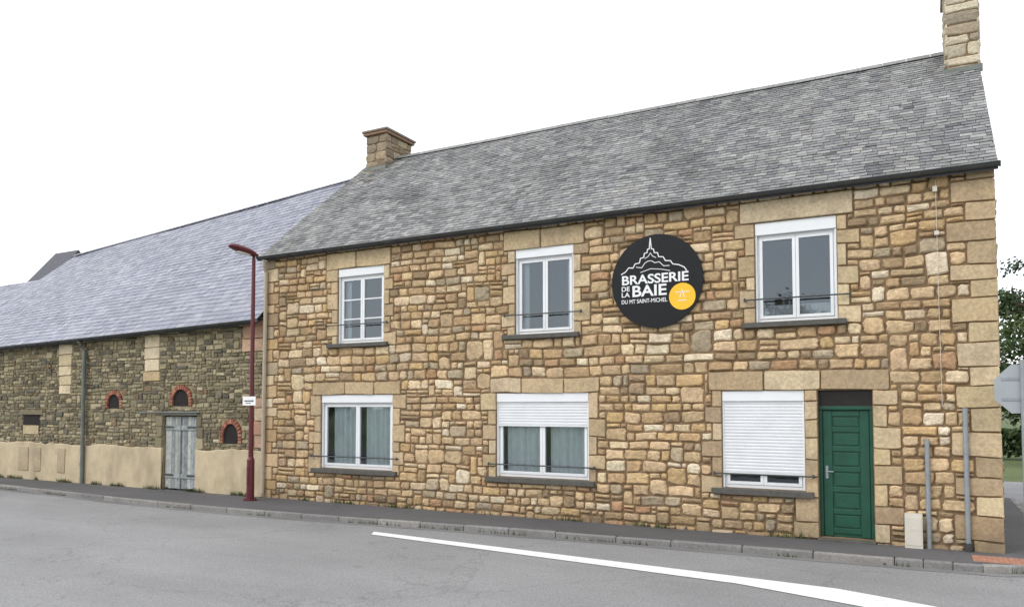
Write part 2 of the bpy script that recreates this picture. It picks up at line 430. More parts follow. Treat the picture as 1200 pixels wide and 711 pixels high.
for p,q in zip(pz,pe): dm.box(x0+.155,x1-.155,.122,.139,p,q)
hb(dm,'entrance_door','green',bevel=.006)
tm=MB(); tm.box(a+.002,b-.002,.13,.16,2.092,2.338); hb(tm,'door_transom','darkwood')
hd=MB(); hd.box(x0+.03,x0+.07,.098,.114,.95,1.15); hd.tube([(x0+.05,.11,1.06),(x0+.05,.065,1.06),(x0+.15,.06,1.06)],.009,8); hb(hd,'door_handle','conduit')
rl=MB()
for (p,q,z) in ((-11.66,-9.98,3.86),(-7.15,-5.55,3.83),(-2.62,-1.02,3.83),(-12.05,-9.7,1.0),(-7.5,-5.3,.98),(-3.15,-1.6,.98)):
    rl.tube([(p,.0,z),(p,-.09,z),(q,-.09,z),(q,.0,z)],.013,8)
    rl.tube([(p,-.09,z-.03),(p,-.09,z+.03)],.016,8); rl.tube([(q,-.09,z-.03),(q,-.09,z+.03)],.016,8)
hb(rl,'window_rails','iron')
# ---------------------------------------------------------------- roofs
def slates(mb,eave,ridge,s0,s1,rows,sw,cols,th=.012,jit=.25):
    for j in range(rows):
        t0=j/rows; t1=min((j+1.6)/rows,1.0)
        s=s0-U(0,sw)
        while s<s1:
            w=sw*U(.8,1.2); a=max(s,s0); b=min(s+w-.006,s1); s+=w
            if b-a<.02: continue
            dt=U(-.12,.12)/rows*jit; 
            def P(x,t,l):
                e=Vector(eave(x)); r=Vector(ridge(x)); n=Vector((0,-(r.z-e.z),(r.y-e.y))).normalized()
                sag=.035*noise.noise(Vector((x*.35,t*2.5,1.7)))
                return e+(r-e)*t+n*(l+sag)
            l0=th*2+U(0,th*.8); l1=th*.4
            k=U(-.003,.003)
            vs=[P(a,t0+dt,l0+k),P(b,t0+dt*.5,l0-k),P(b,t1,l1),P(a,t1,l1),P(a,t0+dt,l0-th+k),P(b,t0+dt*.5,l0-th-k)]
            mb.add(vs,[(0,1,2,3),(4,5,1,0)],cols(a,t0))
eh=lambda x:(x,-.16,5.56); rhh=lambda x:(x,D,RZ)
PS=[(147,147,147),(138,138,139),(156,156,154),(126,127,129),(166,165,161),(142,141,139)]
def hc(x,t):
    c=lin(random.choice(PS)); n=noise.noise(Vector((x*.5,t*3,5))); n2=noise.noise(Vector((x*2.2,t*7,8)))
    n3=noise.noise(Vector((x*.9+t*1.5,t*1.2,31)))
    k=.76*(1+.2*n+.22*n2+U(-.14,.14))
    if n3>.3: k*=1-.7*(n3-.3)
    d=((x+10.7+(t-.42)*3)/.7)**2+((t-.42)/.13)**2
    if d<1: k*=.58+.42*d
    if R()<.025: k*=.6
    if x<-12.5 and t>.7 and R()<.3: c=(c[0]*1.14,c[1]*1.0,c[2]*.8)
    return tuple(v*k for v in c)
rf=MB(); slates(rf,eh,rhh,HX0-.12,HX1+.06,46,.19,hc,th=.009,jit=.6)
hb(rf,'roof_slates','slate')
ub=MB()
ub.add([(HX0-.12,-.16,5.515),(HX1+.06,-.16,5.515),(HX1+.06,D,RZ-.045),(HX0-.12,D,RZ-.045),(HX1+.06,2*D+.16,5.515),(HX0-.12,2*D+.16,5.515),
 (HX0-.12,-.16,5.47),(HX1+.06,-.16,5.47),(HX1+.06,D,RZ-.12),(HX0-.12,D,RZ-.12),(HX1+.06,2*D+.16,5.47),(HX0-.12,2*D+.16,5.47)],
 [(0,1,2,3),(3,2,4,5),(6,7,8,9),(9,8,10,11),(0,1,7,6),(1,2,8,7),(0,6,9,3),(2,4,10,8),(3,9,11,5),(5,4,10,11)])
hb(ub,'roof_deck','slatedark')
rd=MB(); x=HX0-.12
while x<HX1+.06:
    x2=min(x+.42,HX1+.06); k=U(.8,1.05); c=tuple(v*k for v in lin((140,139,136)))
    l=.13; z=RZ+.045+.03*noise.noise(Vector((x*.35,2.5,1.7)))
    rd.add([(x,D-l,z-.1),(x2-.01,D-l,z-.1),(x2-.01,D,z+.012),(x,D,z+.012),(x2-.01,D+l,z-.1),(x,D+l,z-.1)],[(0,1,2,3),(3,2,4,5)],c); x=x2
hb(rd,'ridge_tiles','slate')
def gutter(mb,x0,x1,y,z0,z1,r=.07):
    n=8; vs=[];fs=[]
    for x,z in ((x0,z0),(x1,z1)):
        for k in range(n+1):
            t=math.pi*k/n; vs.append((x,y-r*math.cos(t),z-r*math.sin(t)))
        for k in range(n+1):
            t=math.pi*(n-k)/n; vs.append((x,y-(r-.008)*math.cos(t),z-(r-.008)*math.sin(t)))
    m=2*(n+1)
    for k in range(m): fs.append((k,(k+1)%m,m+(k+1)%m,m+k))
    fs.append(tuple(range(m))); fs.append(tuple(range(m,2*m)))
    mb.add(vs,fs)
    L=x1-x0; c=int(L/.5)
    for i in range(c+1):
        x=x0+L*i/c; z=z0+(z1-z0)*i/c
        mb.tube([(x,y-r*1.08*math.cos(math.pi*k/8),z-r*1.08*math.sin(math.pi*k/8)) for k in range(9)],.008,5)
    mb.tube([(x0,y-r,z0),(x1,y-r,z1)],.012,8)
gu=MB(); gutter(gu,HX0-.1,HX1+.08,-.19,5.55,5.56,.058); hb(gu,'gutter','zinc')
fs_=MB(); fs_.box(HX0-.1,HX1+.04,-.125,-.045,5.50,5.555); hb(fs_,'fascia','greyzinc')
dp=MB(); dp.tube([(HX0+.1,-.2,5.48),(HX0+.09,-.17,5.36),(HX0+.06,-.09,5.2),(HX0+.03,-.09,.1),(HX0+.02,-.13,.02)],.045,12)
for z in (.6,2.0,3.4,4.8): dp.tube([(HX0+.035,-.09,z-.02),(HX0+.035,-.09,z+.02)],.054,12)
hb(dp,'downpipe','beige')
def chimney(name,x0,x1,y0,y1,z0,z1,pal):
    mb=MB(); mo=MB(); mo.box(x0+.02,x1-.02,y0+.02,y1-.02,z0,z1-.005)
    def m_f(p): return (p[0],y0+.02+p[1],p[2])
    def m_r(p): return (x1-.02-p[1],p[0],p[2])
    def m_l(p): return (x0+.02+p[1],p[0],p[2])
    for mp,a,b in ((m_f,x0,x1),(m_r,y0,y1),(m_l,y0,y1)):
        fill_wall(mb,a,b,z0,z1-.0,[],(.16,.26),(.22,.42),pal,depth=.022,gap=.008,mapf=mp,jump=0,split=.05)
    hb(mo,name+'_mortar','mortar'); return hb(mb,name+'_stones','dressed')
PALC=[((164,148,126),3),((148,133,112),3),((178,158,130),2),((132,120,104),2)]
PALC2=[((190,178,156),3),((172,158,134),3),((202,190,168),2),((154,142,122),2)]
chimney('left_chimney',-13.44,-12.76,3.42,4.6,7.9,9.5,PALC)
cp=MB()
cp.box(-13.50,-12.70,3.36,4.66,9.5,9.57,lin((150,120,100))); cp.box(-13.53,-12.67,3.33,4.69,9.572,9.63,lin((136,124,112))); cp.box(-13.42,-12.78,3.5,4.5,9.632,9.7,lin((146,108,90)))
hb(cp,'chimney_cap','dressed',bevel=.012)
chimney('right_chimney',.42,.97,3.0,4.3,7.9,9.95,PALC2)
cp=MB(); cp.box(.38,1.01,2.96,4.34,9.95,10.03,lin((170,160,140))); hb(cp,'chimney_cap_slab','dressed',bevel=.012)
lf=MB()
for (x0_,x1_) in ((-13.47,-12.73),(.39,1.0)):
    y0_=3.42 if x0_<-5 else 3.0
    zf=5.56+(y0_+.16)*(RZ-5.56)/(D+.16)
    lf.box(x0_,x1_,y0_-.05,y0_+.0,zf-.06,zf+.07)
hb(lf,'lead_flashing','greyzinc')
mbx=MB(); mbx.box(-.336,-.10,-.17,-.02,.0,.5); mbx.box(-.32,-.116,-.176,-.168,.04,.46); mbx.box(-.25,-.19,-.18,-.174,.26,.30); hb(mbx,'meter_box','box',bevel=.006)
cd=MB(); cd.tube([(-.02,-.07,-.01),(-.02,-.07,1.6)],.035,10); cd.tube([(.475,-.07,.0),(.475,-.07,2.06)],.036,10)
for z in (.4,1.1): cd.tube([(-.02,-.07,z-.015),(-.02,-.07,z+.015)],.042,10); cd.tube([(.475,-.07,z+.3),(.475,-.07,z+.33)],.043,10)
hb(cd,'wall_conduits','conduit')
cf=MB(); cf.tube([(.475,-.09,0),(.475,-.09,.12)],.05,10); hb(cf,'conduit_foot','zinc')
cb2=MB(); cb2.tube([(.17,-.06,5.44),(.175,-.065,4.2),(.18,-.06,3.2),(.19,-.06,2.08)],.004,6)
cb2.box(.14,.2,-.1,-.04,4.62,4.68); cb2.box(.13,.19,-.1,-.03,5.27,5.35)
hb(cb2,'wall_cable','box')
# ================================================================ SIGN
sg=empty('brewery_sign',(-4.12,-.08,4.27))
def sb(mb,name,mat,**k): return mb.build(name,mat,sg,**k)
def disc(mb,cx,cz,r,y0,y1,n=72):
    vs=[];fs=[]
    for y in (y0,y1):
        for k in range(n):
            t=2*math.pi*k/n; vs.append((cx+r*math.cos(t),y,cz+r*math.sin(t)))
    fs.append(tuple(range(n))); fs.append(tuple(range(2*n-1,n-1,-1)))
    for k in range(n): fs.append((k,n+k,n+(k+1)%n,(k+1)%n))
    mb.add(vs,fs)
m_=MB(); disc(m_,0,0,.82,-.015,.02); sb(m_,'sign_disc','black')
m_=MB(); disc(m_,.46,-.30,.23,-.021,-.0155); sb(m_,'yellow_badge','yellow')
def ribbon(mb,pts,w,y):
    for p,q in zip(pts,pts[1:]):
        d=Vector((q[0]-p[0],q[1]-p[1])); 
        if d.length<1e-6: continue
        d.normalize(); n=Vector((-d.y,d.x))*w/2; e=d*w*.3
        a=Vector(p)-e;b=Vector(q)+e
        mb.add([(a.x-n.x,y,a.y-n.y),(b.x-n.x,y,b.y-n.y),(b.x+n.x,y,b.y+n.y),(a.x+n.x,y,a.y+n.y)],[(0,1,2,3)])
        y-=.0001
m_=MB()
ribbon(m_,[(-.64,.16),(-.56,.2),(-.5,.27),(-.42,.26),(-.38,.33),(-.3,.34),(-.28,.42),(-.22,.43),(-.21,.5),(-.16,.51),(-.15,.57),(-.12,.57),(-.1,.76),(-.08,.57),(-.04,.56),(-.03,.5),(.03,.49),(.05,.42),(.13,.41),(.17,.34),(.26,.33),(.3,.27),(.4,.25),(.5,.2),(.54,.14)],.017,-.018)
ribbon(m_,[(-.36,.27),(-.26,.25),(-.2,.33),(-.14,.36),(-.08,.36),(-.02,.32),(.06,.33),(.14,.25),(.24,.25)],.012,-.018)
ribbon(m_,[(-.2,.41),(-.14,.44),(-.1,.5),(-.06,.44),(.0,.41)],.011,-.018)
ribbon(m_,[(-.28,.17),(-.1,.22),(.08,.2),(.25,.16)],.011,-.018)
ribbon(m_,[(.34,-.225),(.58,-.225)],.012,-.023)
ribbon(m_,[(.39,-.37),(.53,-.37)],.014,-.023)
ribbon(m_,[(.42,-.32),(.46,-.19),(.5,-.32)],.012,-.023)
sb(m_,'mount_outline','white')
def text(body,x,z,size,off=0,width=None,mat='white',y=-.0185):
    c=bpy.data.curves.new('lettering','FONT'); c.body=body; c.size=size; c.offset=off; c.extrude=.001
    c.materials.append(M[mat]); o=bpy.data.objects.new('lettering',c); sc.collection.objects.link(o)
    o.rotation_euler=(math.pi/2,0,0); o.location=(x,y,z); o.parent=sg
    bpy.context.view_layer.update()
    if width: o.scale=(width/max(o.dimensions.x,.01),1,1)
    return o
text('BRASSERIE',-.64,-.03,.225,.005,1.2)
text('DE',-.64,-.145,.115,.002,.15); text('LA',-.64,-.25,.115,.002,.15)
text('BAIE',-.45,-.25,.27,.006,.62)
text('DU MT SAINT-MICHEL',-.64,-.37,.1,.001,.83)
# ================================================================ BARN
barn=empty('stone_barn',(-24,3,0))
BX0,BX1=-46.0,-13.57
def ez(x): return 4.21+(x+13.5)*(.27/11.1)
def rz(x): return 8.80+(x+14.0)*(1.05/14.1)
BD=4.4
bopen=[(-17.12,-15.87,-.02,1.87)]
bw=MB(); holed_plane(bw,BX0,BX1,-.15,4.2,bopen,.02,.2)
bw.add([(BX0,.02,-.15),(BX0,2*BD,-.15),(BX0,2*BD,4.0),(BX0,.02,4.0)],[(0,1,2,3)]); bw.add([(BX0,2*BD,-.15),(BX1,2*BD,-.15),(BX1,2*BD,4),(BX0,2*BD,4)],[(0,1,2,3)])
for v in range(len(bw.v)):
    x,y,z=bw.v[v]
    if z>3.9: bw.v[v]=(x,y,ez(x)-.02)
hb(bw,'barn_wall_mortar','barnmortar',barn)
ovs=[(-19.1,2.2,.25,.22,1),(-16.45,2.26,.30,.26,1),(-14.66,1.36,.26,.32,1)]
bob=list(bopen)
for (x,z,a,b,ar) in ovs: bob.append((x-a-.09,x+a+.09,z-(b+.08 if not ar else .18),z+b+.09))
bob.append((-23.45,-22.3,1.86,2.02)); bob.append((-23.3,-22.45,1.3,1.86))
bd=MB(); 
PBD=[((200,182,148),3),((190,168,132),2),((208,192,162),2)]; PBR=[((184,152,128),2),((172,134,110),2),((198,176,148),2)]
def bblock(a,b,c,d,pal):
    bob.append((a,b,c,d)); stone(bd,a,b,c,d,pick(pal,.06),.03,.006,True,None,True)
for (a,b,c,d,pal) in ((-21.6,-20.96,2.43,3.85,PBD),(-17.92,-17.25,2.73,3.94,PBD),(-14.34,-13.62,3.38,4.1,PBR),(-13.95,-13.62,1.1,2.3,PBR)):
    z=c
    while z<d-.01:
        h=U(.22,.34); 
        if z+h>d-.15: h=d-z
        bblock(a+U(0,.1),b-U(0,.06) if b<-13.7 else b,z,z+h,pal); z+=h
for x0_,x1_ in ((-17.4,-17.12),(-15.87,-15.6)):
    z=1.03
    while z<1.87: bblock(x0_+U(0,.08) if x0_<-17 else x0_,x1_ if x0_<-17 else x1_-U(0,.08),z,min(z+.28,1.87),PALB); z+=.28
hb(bd,'barn_dressed_blocks','dressed',barn)
bs=MB(); bm=lambda p:(p[0],p[1]+.02,p[2])
fill_wall(bs,-31.0,BX1,1.03,3.86,bob,(.055,.13),(.09,.28),PALB,depth=.034,gap=.009,hi=False,mapf=bm,jump=.15,split=.05)
zt=3.86
while zt<4.15:
    xa=max(-31.0,-13.5+(zt+.1-4.21)/(.27/11.1))
    fill_wall(bs,xa,BX1,zt,zt+.07,bob,(.05,.07),(.1,.3),PALB,depth=.03,gap=.006,hi=False,mapf=bm,jump=0,split=0); zt+=.07
hb(bs,'barn_rubble','barnstone',barn)
pl=MB()
for (a,b) in ((BX0,-17.13),(-15.86,BX1-.02)):
    n=max(2,int((b-a)/.2)); vs=[];fs=[]
    for i in range(n+1):
        x=a+(b-a)*i/n; zt=1.05+.06*noise.noise(Vector((x*.8,0,0)))+.04*noise.noise(Vector((x*4,0,0)))
        yb=.012*noise.noise(Vector((x*1.7,2,0)))
        vs+=[(x,-.04+yb,-.15),(x,-.035+yb,zt-.02),(x,-.02,zt),(x,.03,zt)]
    for i in range(n):
        for k in range(3): fs.append((4*i+k,4*i+4+k,4*i+5+k,4*i+1+k))
    fs+=[(0,1,2,3),(4*n,4*n+3,4*n+2,4*n+1)]
    pl.add(vs,fs,lin((192,176,146)))
hb(pl,'render_plinth','render',barn)
pt=MB()
for (x,w_) in ((-23.4,.5),(-21.5,.35),(-22.6,.3)): pt.box(x,x+w_,-.057,-.03,.25,.93,lin((176,160,132)))
hb(pt,'render_patches','dressed',barn,bevel=.01)
hl=MB(); bk=MB()
def brickat(c,nr,L,hh=.055):
    tg=Vector((-nr.z,0,nr.x)); kk=U(.75,1.15); col=tuple(v*kk for v in lin(random.choice([(158,104,84),(142,90,74),(168,118,96)])))
    bk.obox(c,tg*L/2,Vector((0,.035,0)),nr*hh,col)
for (x,z,a,b,ar) in ovs:
    dn=.16; n=14
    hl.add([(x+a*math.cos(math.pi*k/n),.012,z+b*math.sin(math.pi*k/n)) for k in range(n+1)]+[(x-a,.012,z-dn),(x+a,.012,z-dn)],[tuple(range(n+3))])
    n=13
    for k in range(n):
        t=math.pi*(k+.5)/n; nr=Vector((math.cos(t)/a,0,math.sin(t)/b)).normalized()
        brickat(Vector((x+(a+.05)*math.cos(t),0,z+(b+.05)*math.sin(t))),nr,math.pi*(a+b+.1)/2/n*.82)
    for s_ in (-1,1):
        for k in range(2): brickat(Vector((x+s_*(a+.05),0,z-.04-k*.075)),Vector((s_,0,0)),.062,.05)
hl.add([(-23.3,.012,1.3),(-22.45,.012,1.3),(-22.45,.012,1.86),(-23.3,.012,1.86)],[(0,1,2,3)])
hb(hl,'barn_recess_shade','hole_shade',barn); hb(bk,'brick_surrounds','brick',barn,bevel=.006)  # flat dark sheets on the wall, opening shade put into their colour
tl=MB(); tl.box(-23.45,-22.3,-.03,.05,1.86,2.0,lin((120,110,90))); tl.box(-23.25,-22.5,-.02,.02,1.3,1.55,lin((180,164,130)))
hb(tl,'timber_lintel','timber',barn)
tb=MB(); x=-17.09
while x<-15.93:
    w_=.118; k=U(.75,1.1); c=tuple(v*k for v in lin(random.choice([(160,164,162),(146,150,150),(172,174,168)])))
    tb.box(x+.004,x+w_-.004,.06+U(0,.006),.085,.02+U(0,.05),1.83,c)
    x+=w_
for (xa,xb) in ((-17.08,-16.52),(-16.48,-15.9)):
    for z in (.3,1.5): tb.box(xa,xb,.04,.058,z,z+.11,lin((146,150,148)))
tb.box(-16.515,-16.485,.035,.058,.03,1.82,lin((120,125,125)))
hb(tb,'barn_double_door','timber',barn)
tr=MB(); tr.tube([(-18.05,-.06,1.93),(-15.7,-.06,1.95)],.02,8); tr.box(-17.15,-15.84,-.03,.1,1.875,1.94)
for x in (-18,-17.3,-16.5,-15.8): tr.tube([(x,.03,1.94),(x,-.06,1.94)],.015,6)
hb(tr,'door_track','greyzinc',barn)
hg=MB()
for z in (.35,1.55):
    hg.box(-17.09,-16.75,.03,.039,z,z+.045); hg.box(-16.25,-15.9,.03,.039,z,z+.045)
hb(hg,'door_hinges','iron',barn)
SX=-28.1; tl_=.73
be=lambda x:(x,-.22,ez(x)-.1); brg=lambda x:(x,BD,rz(x))
lr=lambda x:tuple(Vector(be(x)).lerp(Vector((x,BD,rz(SX)+(x-SX)*.01)),tl_))
PS2=[(146,147,160),(138,140,154),(152,153,166),(132,134,148),(158,158,168)]
def bc(x,t):
    c=lin(random.choice(PS2)); n=noise.noise(Vector((x*.3,t*2.5,15))); k=.86*(1+.16*n+U(-.06,.06))
    if R()<.01: k*=.75
    return tuple(v*k for v in c)
br=MB(); slates(br,be,brg,SX,BX1-.05,36,.26,bc,th=.007,jit=.2)
slates(br,be,lr,-46,SX-.01,26,.3,bc,th=.007,jit=.2)
hb(br,'barn_roof_slates','slate2',barn)
bdk=MB()
def q(x,f,dz):
    p=f(x); return (p[0],p[1],p[2]+dz)
def ruled(x0,x1,f0,f1,dz,n=16,m=8):
    vs=[]
    for i in range(n+1):
        x=x0+(x1-x0)*i/n; a=Vector(q(x,f0,dz)); b=Vector(q(x,f1,dz))
        for j in range(m+1): vs.append(a.lerp(b,j/m))
    bdk.add(vs,[(i*(m+1)+j,(i+1)*(m+1)+j,(i+1)*(m+1)+j+1,i*(m+1)+j+1) for i in range(n) for j in range(m)])
ruled(SX,BX1-.05,be,brg,-.06); ruled(-46,SX,be,lr,-.06)
bdk.add([q(SX,brg,-.06),q(BX1-.05,brg,-.06),(BX1-.05,2*BD+.2,3.9),(SX,2*BD+.2,3.7),q(SX,be,-.06)],[(0,1,2,3),(0,3,4)])
bdk.add([q(-46,lr,-.06),q(SX,lr,-.06),(SX,7.2,3.9),(-46,7.2,3.6),q(-46,be,-.06)],[(0,1,2,3),(0,3,4)])
bdk.add([q(-46,be,.0),q(BX1-.05,be,.0),q(BX1-.05,be,-.1),q(-46,be,-.1)],[(0,1,2,3)])
hb(bdk,'barn_roof_deck','slatedark',barn)
rr=MB(); x=SX
while x<BX1:
    x2=min(x+.45,BX1); l=.12; za,zb=rz(x)+.04,rz(x2)+.04; k=U(.85,1.1)
    rr.add([(x,BD-l,za-.08),(x2-.01,BD-l,zb-.08),(x2-.01,BD,zb+.01),(x,BD,za+.01),(x2-.01,BD+l,zb-.1),(x,BD+l,za-.1)],[(0,1,2,3),(3,2,4,5)],tuple(v*k for v in lin((120,118,126)))); x=x2
hb(rr,'barn_ridge_tiles','slate2',barn)
bg=MB(); gutter(bg,-45.9,BX1-.05,-.27,ez(-45.9)-.12,ez(BX1)-.12,.055); hb(bg,'barn_gutter','zinc',barn)
bp=MB(); bp.tube([(-20.3,-.27,ez(-20.3)-.18),(-20.3,-.22,3.8),(-20.3,-.1,3.62),(-20.28,-.1,.0)],.05,12)
for z in (.5,1.8,3.1): bp.tube([(-20.29,-.1,z),(-20.29,-.1,z+.04)],.06,12)
hb(bp,'barn_downpipe','greyzinc',barn)
rear=empty('slate_roofed_outbuilding',(-37,9,0))
X0,X1=-38.1,-36.2
rb=MB(); rb.box(X0+.1,X1-.1,7.5,12,-.1,7.0); hb(rb,'outbuilding_walls','barnmortar',rear)
rb=MB()
rb.add([(X0,6.2,5.6),(X1,6.2,5.6),(X1,9.6,9.72),(X0,9.6,9.72),(X1,13,5.6),(X0,13,5.6)],[(0,1,2,3),(3,2,4,5),(1,4,2),(0,3,5)])
hb(rb,'outbuilding_roof','slatedark',rear)
# ================================================================ GROUND
def catmull(P,n=8):
    out=[]
    for i in range(len(P)-1):
        p0=P[max(i-1,0)];p1=P[i];p2=P[i+1];p3=P[min(i+2,len(P)-1)]
        for k in range(n):
            t=k/n
            out.append(tuple(.5*((2*p1[j])+(-p0[j]+p2[j])*t+(2*p0[j]-5*p1[j]+4*p2[j]-p3[j])*t*t+(-p0[j]+3*p1[j]-3*p2[j]+p3[j])*t**3) for j in (0,1)))
    out.append(P[-1]); return out
KP=catmull([(-70,-1.0),(-45,-1.0),(-30,-1.15),(-21.9,-1.35),(-15.9,-1.72),(-11.9,-1.76),(-6.3,-1.38),(-1.4,-1.16),(.3,-1.12),(1.0,-.95),(1.45,-.45),(1.65,.4),(1.7,3),(1.7,8)],8)
g=MB(); S=900
g.add([(-S,-S,-.125),(S,-S,-.125),(S,S,-.125),(-S,S,-.125)],[(0,1,2,3)]); g.build('ground','grass')
rdm=MB()
poly=[(x,y,-.1) for x,y in KP]+[(.5,13.8,-.1),(80,14.5,-.1),(80,-11.6,-.1),(-70,-11.6,-.1)]
rdm.add(poly,[tuple(range(len(poly)))]); rdm.build('road','road')
def offs(P,d):
    o=[]
    for i,p in enumerate(P):
        a=Vector(P[max(i-1,0)]);b=Vector(P[min(i+1,len(P)-1)]); t=(b-a).normalized(); n=Vector((-t.y,t.x)); o.append((p[0]+n.x*d,p[1]+n.y*d))
    return o
KI=offs(KP,.11)
fw=MB(); poly=[(x,y,0) for x,y in KI]+[(.86,8,0),(.86,.06,0),(-70,.06,0)]
fw.add(poly,[tuple(range(len(poly)))]); fw.build('pavement','walk')
kb=MB()
acc=[0]
for a,b in zip(KP,KP[1:]): acc.append(acc[-1]+math.dist(a,b))
def at(s):
    for i in range(len(KP)-1):
        if acc[i+1]>=s:
            t=(s-acc[i])/(acc[i+1]-acc[i]); return Vector(KP[i]).lerp(Vector(KP[i+1]),t)
    return Vector(KP[-1])
s=22
while s<acc[-1]:
    L=U(.85,1.1) if s<acc[-1]-11 else .35
    p=at(s);q_=at(min(s+L-.006,acc[-1])); t=(q_-p)
    if t.length>.05:
        l=t.length; t.normalize(); n=Vector((-t.y,t.x)); c=(p+q_)/2+n*.055
        k=U(.85,1.1); col=tuple(v*k*.9 for v in lin(random.choice([(142,140,137),(134,132,130),(150,146,141)])))
        kb.obox((c.x,c.y,-.08+.003+U(-.004,.004)),(t.x*l/2,t.y*l/2,0),(n.x*.054,n.y*.054,0),(0,0,.08),col)
    s+=L
kb.build('kerb','kerb',bevel=.02)
gm=asphalt('channel_asphalt',.19,(1,.98,.95),.3,.4)
ch=MB(); KO=offs(KP,-.18); vs=[];n=len(KP)
for a,b in zip(KP,KO): vs+=[(a[0],a[1],-.096),(b[0],b[1]+.04*noise.noise(Vector((b[0]*2,0,0))),-.096)]
ch.add(vs,[(2*i,2*i+1,2*i+3,2*i+2) for i in range(n-1)]); ch.build('road_channel',gm)
of=MB(); of.box(-70,80,-16,-11.74,-.2,0); of.build('opposite_pavement','walk')
ok=MB(); x=-40
while x<40: ok.box(x,x+.985,-11.738,-11.6,-.2,.006,tuple(v*U(.85,1.1) for v in lin((150,148,145)))); x+=1
ok.build('kerb','kerb')
ln=MB(); ln.add([(-8.54,-2.27,-.092),(-8.4,-2.52,-.092),(-2.1,-3.28,-.092),(1.2,-4.35,-.092),(1.3,-3.85,-.092),(-1.0,-2.98,-.092)],[(0,1,2,3,4,5)])
ln.build('road_marking','paint')
ln=MB(); ln.add([(1.85,6.9,-.092),(3.6,3.6,-.092),(3.75,3.7,-.092),(2.0,7.0,-.092)],[(0,1,2,3)]); ln.build('road_marking','paint')
pd=MB()
pd.box(.5,1.3,-.84,-.36,-.01,.006)
for i in range(12):
    for j in range(7): pd.box(.53+i*.064,.56+i*.064,-.81+j*.064,-.78+j*.064,.006,.011)
pd.build('tactile_paving','pad')
# ================================================================ LAMP
lp=empty('street_lamp',(-13.33,-.62,0))
l=MB()
l.tube([(0,0,0),(0,0,.03)],.15,16); l.tube([(0,0,.03),(0,0,.9),(0,0,.93),(0,0,.96)],[.085,.082,.07,.055],16); l.tube([(0,0,.95),(0,0,5.42)],[.056,.04],14)
l.tube([(0,0,5.36),(0,0,5.5),(0,-.1,5.52)],.04,12)
for k in range(4):
    t=k*math.pi/2+.78; l.tube([(.11*math.cos(t),.11*math.sin(t),.02),(.11*math.cos(t),.11*math.sin(t),.06)],.014,6)
l.box(-.03,.03,-.09,-.08,.35,.75)
l.build('post','lamp',lp,smooth=False)
hd=MB(); prof=[(.1,.05,.03),(.02,.075,.055),(-.15,.115,.085),(-.35,.135,.085),(-.55,.12,.07),(-.66,.08,.04),(-.7,.02,.01)]
n=14;vs=[];fs=[]
for (y,rx,rzv) in prof:
    for k in range(n):
        t=2*math.pi*k/n; zz=math.sin(t)*rzv*(1.25 if math.sin(t)>0 else .75); vs.append((rx*math.cos(t),y,5.5+(.1-y)*.12+zz))
for i in range(len(prof)-1):
    for k in range(n): fs.append((i*n+k,i*n+(k+1)%n,(i+1)*n+(k+1)%n,(i+1)*n+k))
fs.append(tuple(range(n)));fs.append(tuple((len(prof)-1)*n+k for k in range(n)))
hd.add(vs,fs); hd.build('lantern','lamp',lp,smooth=True)
gg=MB(); gg.box(-.075,.075,-.5,-.15,5.465,5.51); gg.build('diffuser','lampglass',lp,bevel=.012)
sp=MB(); sp.box(-.2,.2,-.075,-.063,2.11,2.31); sp.build('direction_plate','white',lp,bevel=.004)
sp=MB(); sp.box(-.14,.1,-.0775,-.0755,2.2,2.225); sp.box(-.1,.06,-.0775,-.0755,2.155,2.17); sp.add([(.1,-.0775,2.185),(.15,-.0775,2.212),(.1,-.0775,2.24)],[(0,1,2)]); sp.build('plate_lettering','iron',lp)
sp=MB(); sp.tube([(0,0,2.15),(0,-.065,2.15)],.02,6); sp.tube([(0,0,2.27),(0,-.065,2.27)],.02,6); sp.tube([(0,0,2.13),(0,0,2.17)],.06,10); sp.tube([(0,0,2.25),(0,0,2.29)],.06,10); sp.build('plate_clamps','conduit',lp)
# ================================================================ STOP SIGN (seen from behind)
ss=empty('stop_sign',(1.15,-.5,0))
m_=MB(); m_.tube([(0,0,-.1),(0,0,2.72)],.035,12); m_.build('post','conduit',ss)
m_=MB(); r=.36; vs=[]
for y in (.045,.06):
    for k in range(8):
        t=math.pi/8+k*math.pi/4; vs.append((r*math.cos(t),y,2.32+r*math.sin(t)))
m_.add(vs,[tuple(range(8)),tuple(range(15,7,-1))]+[(k,8+k,8+(k+1)%8,(k+1)%8) for k in range(8)]); m_.build('plate','signback',ss)
m_=MB(); m_.box(-.25,.25,.036,.044,2.16,2.2); m_.box(-.25,.25,.036,.044,2.44,2.48); m_.build('brackets','conduit',ss)
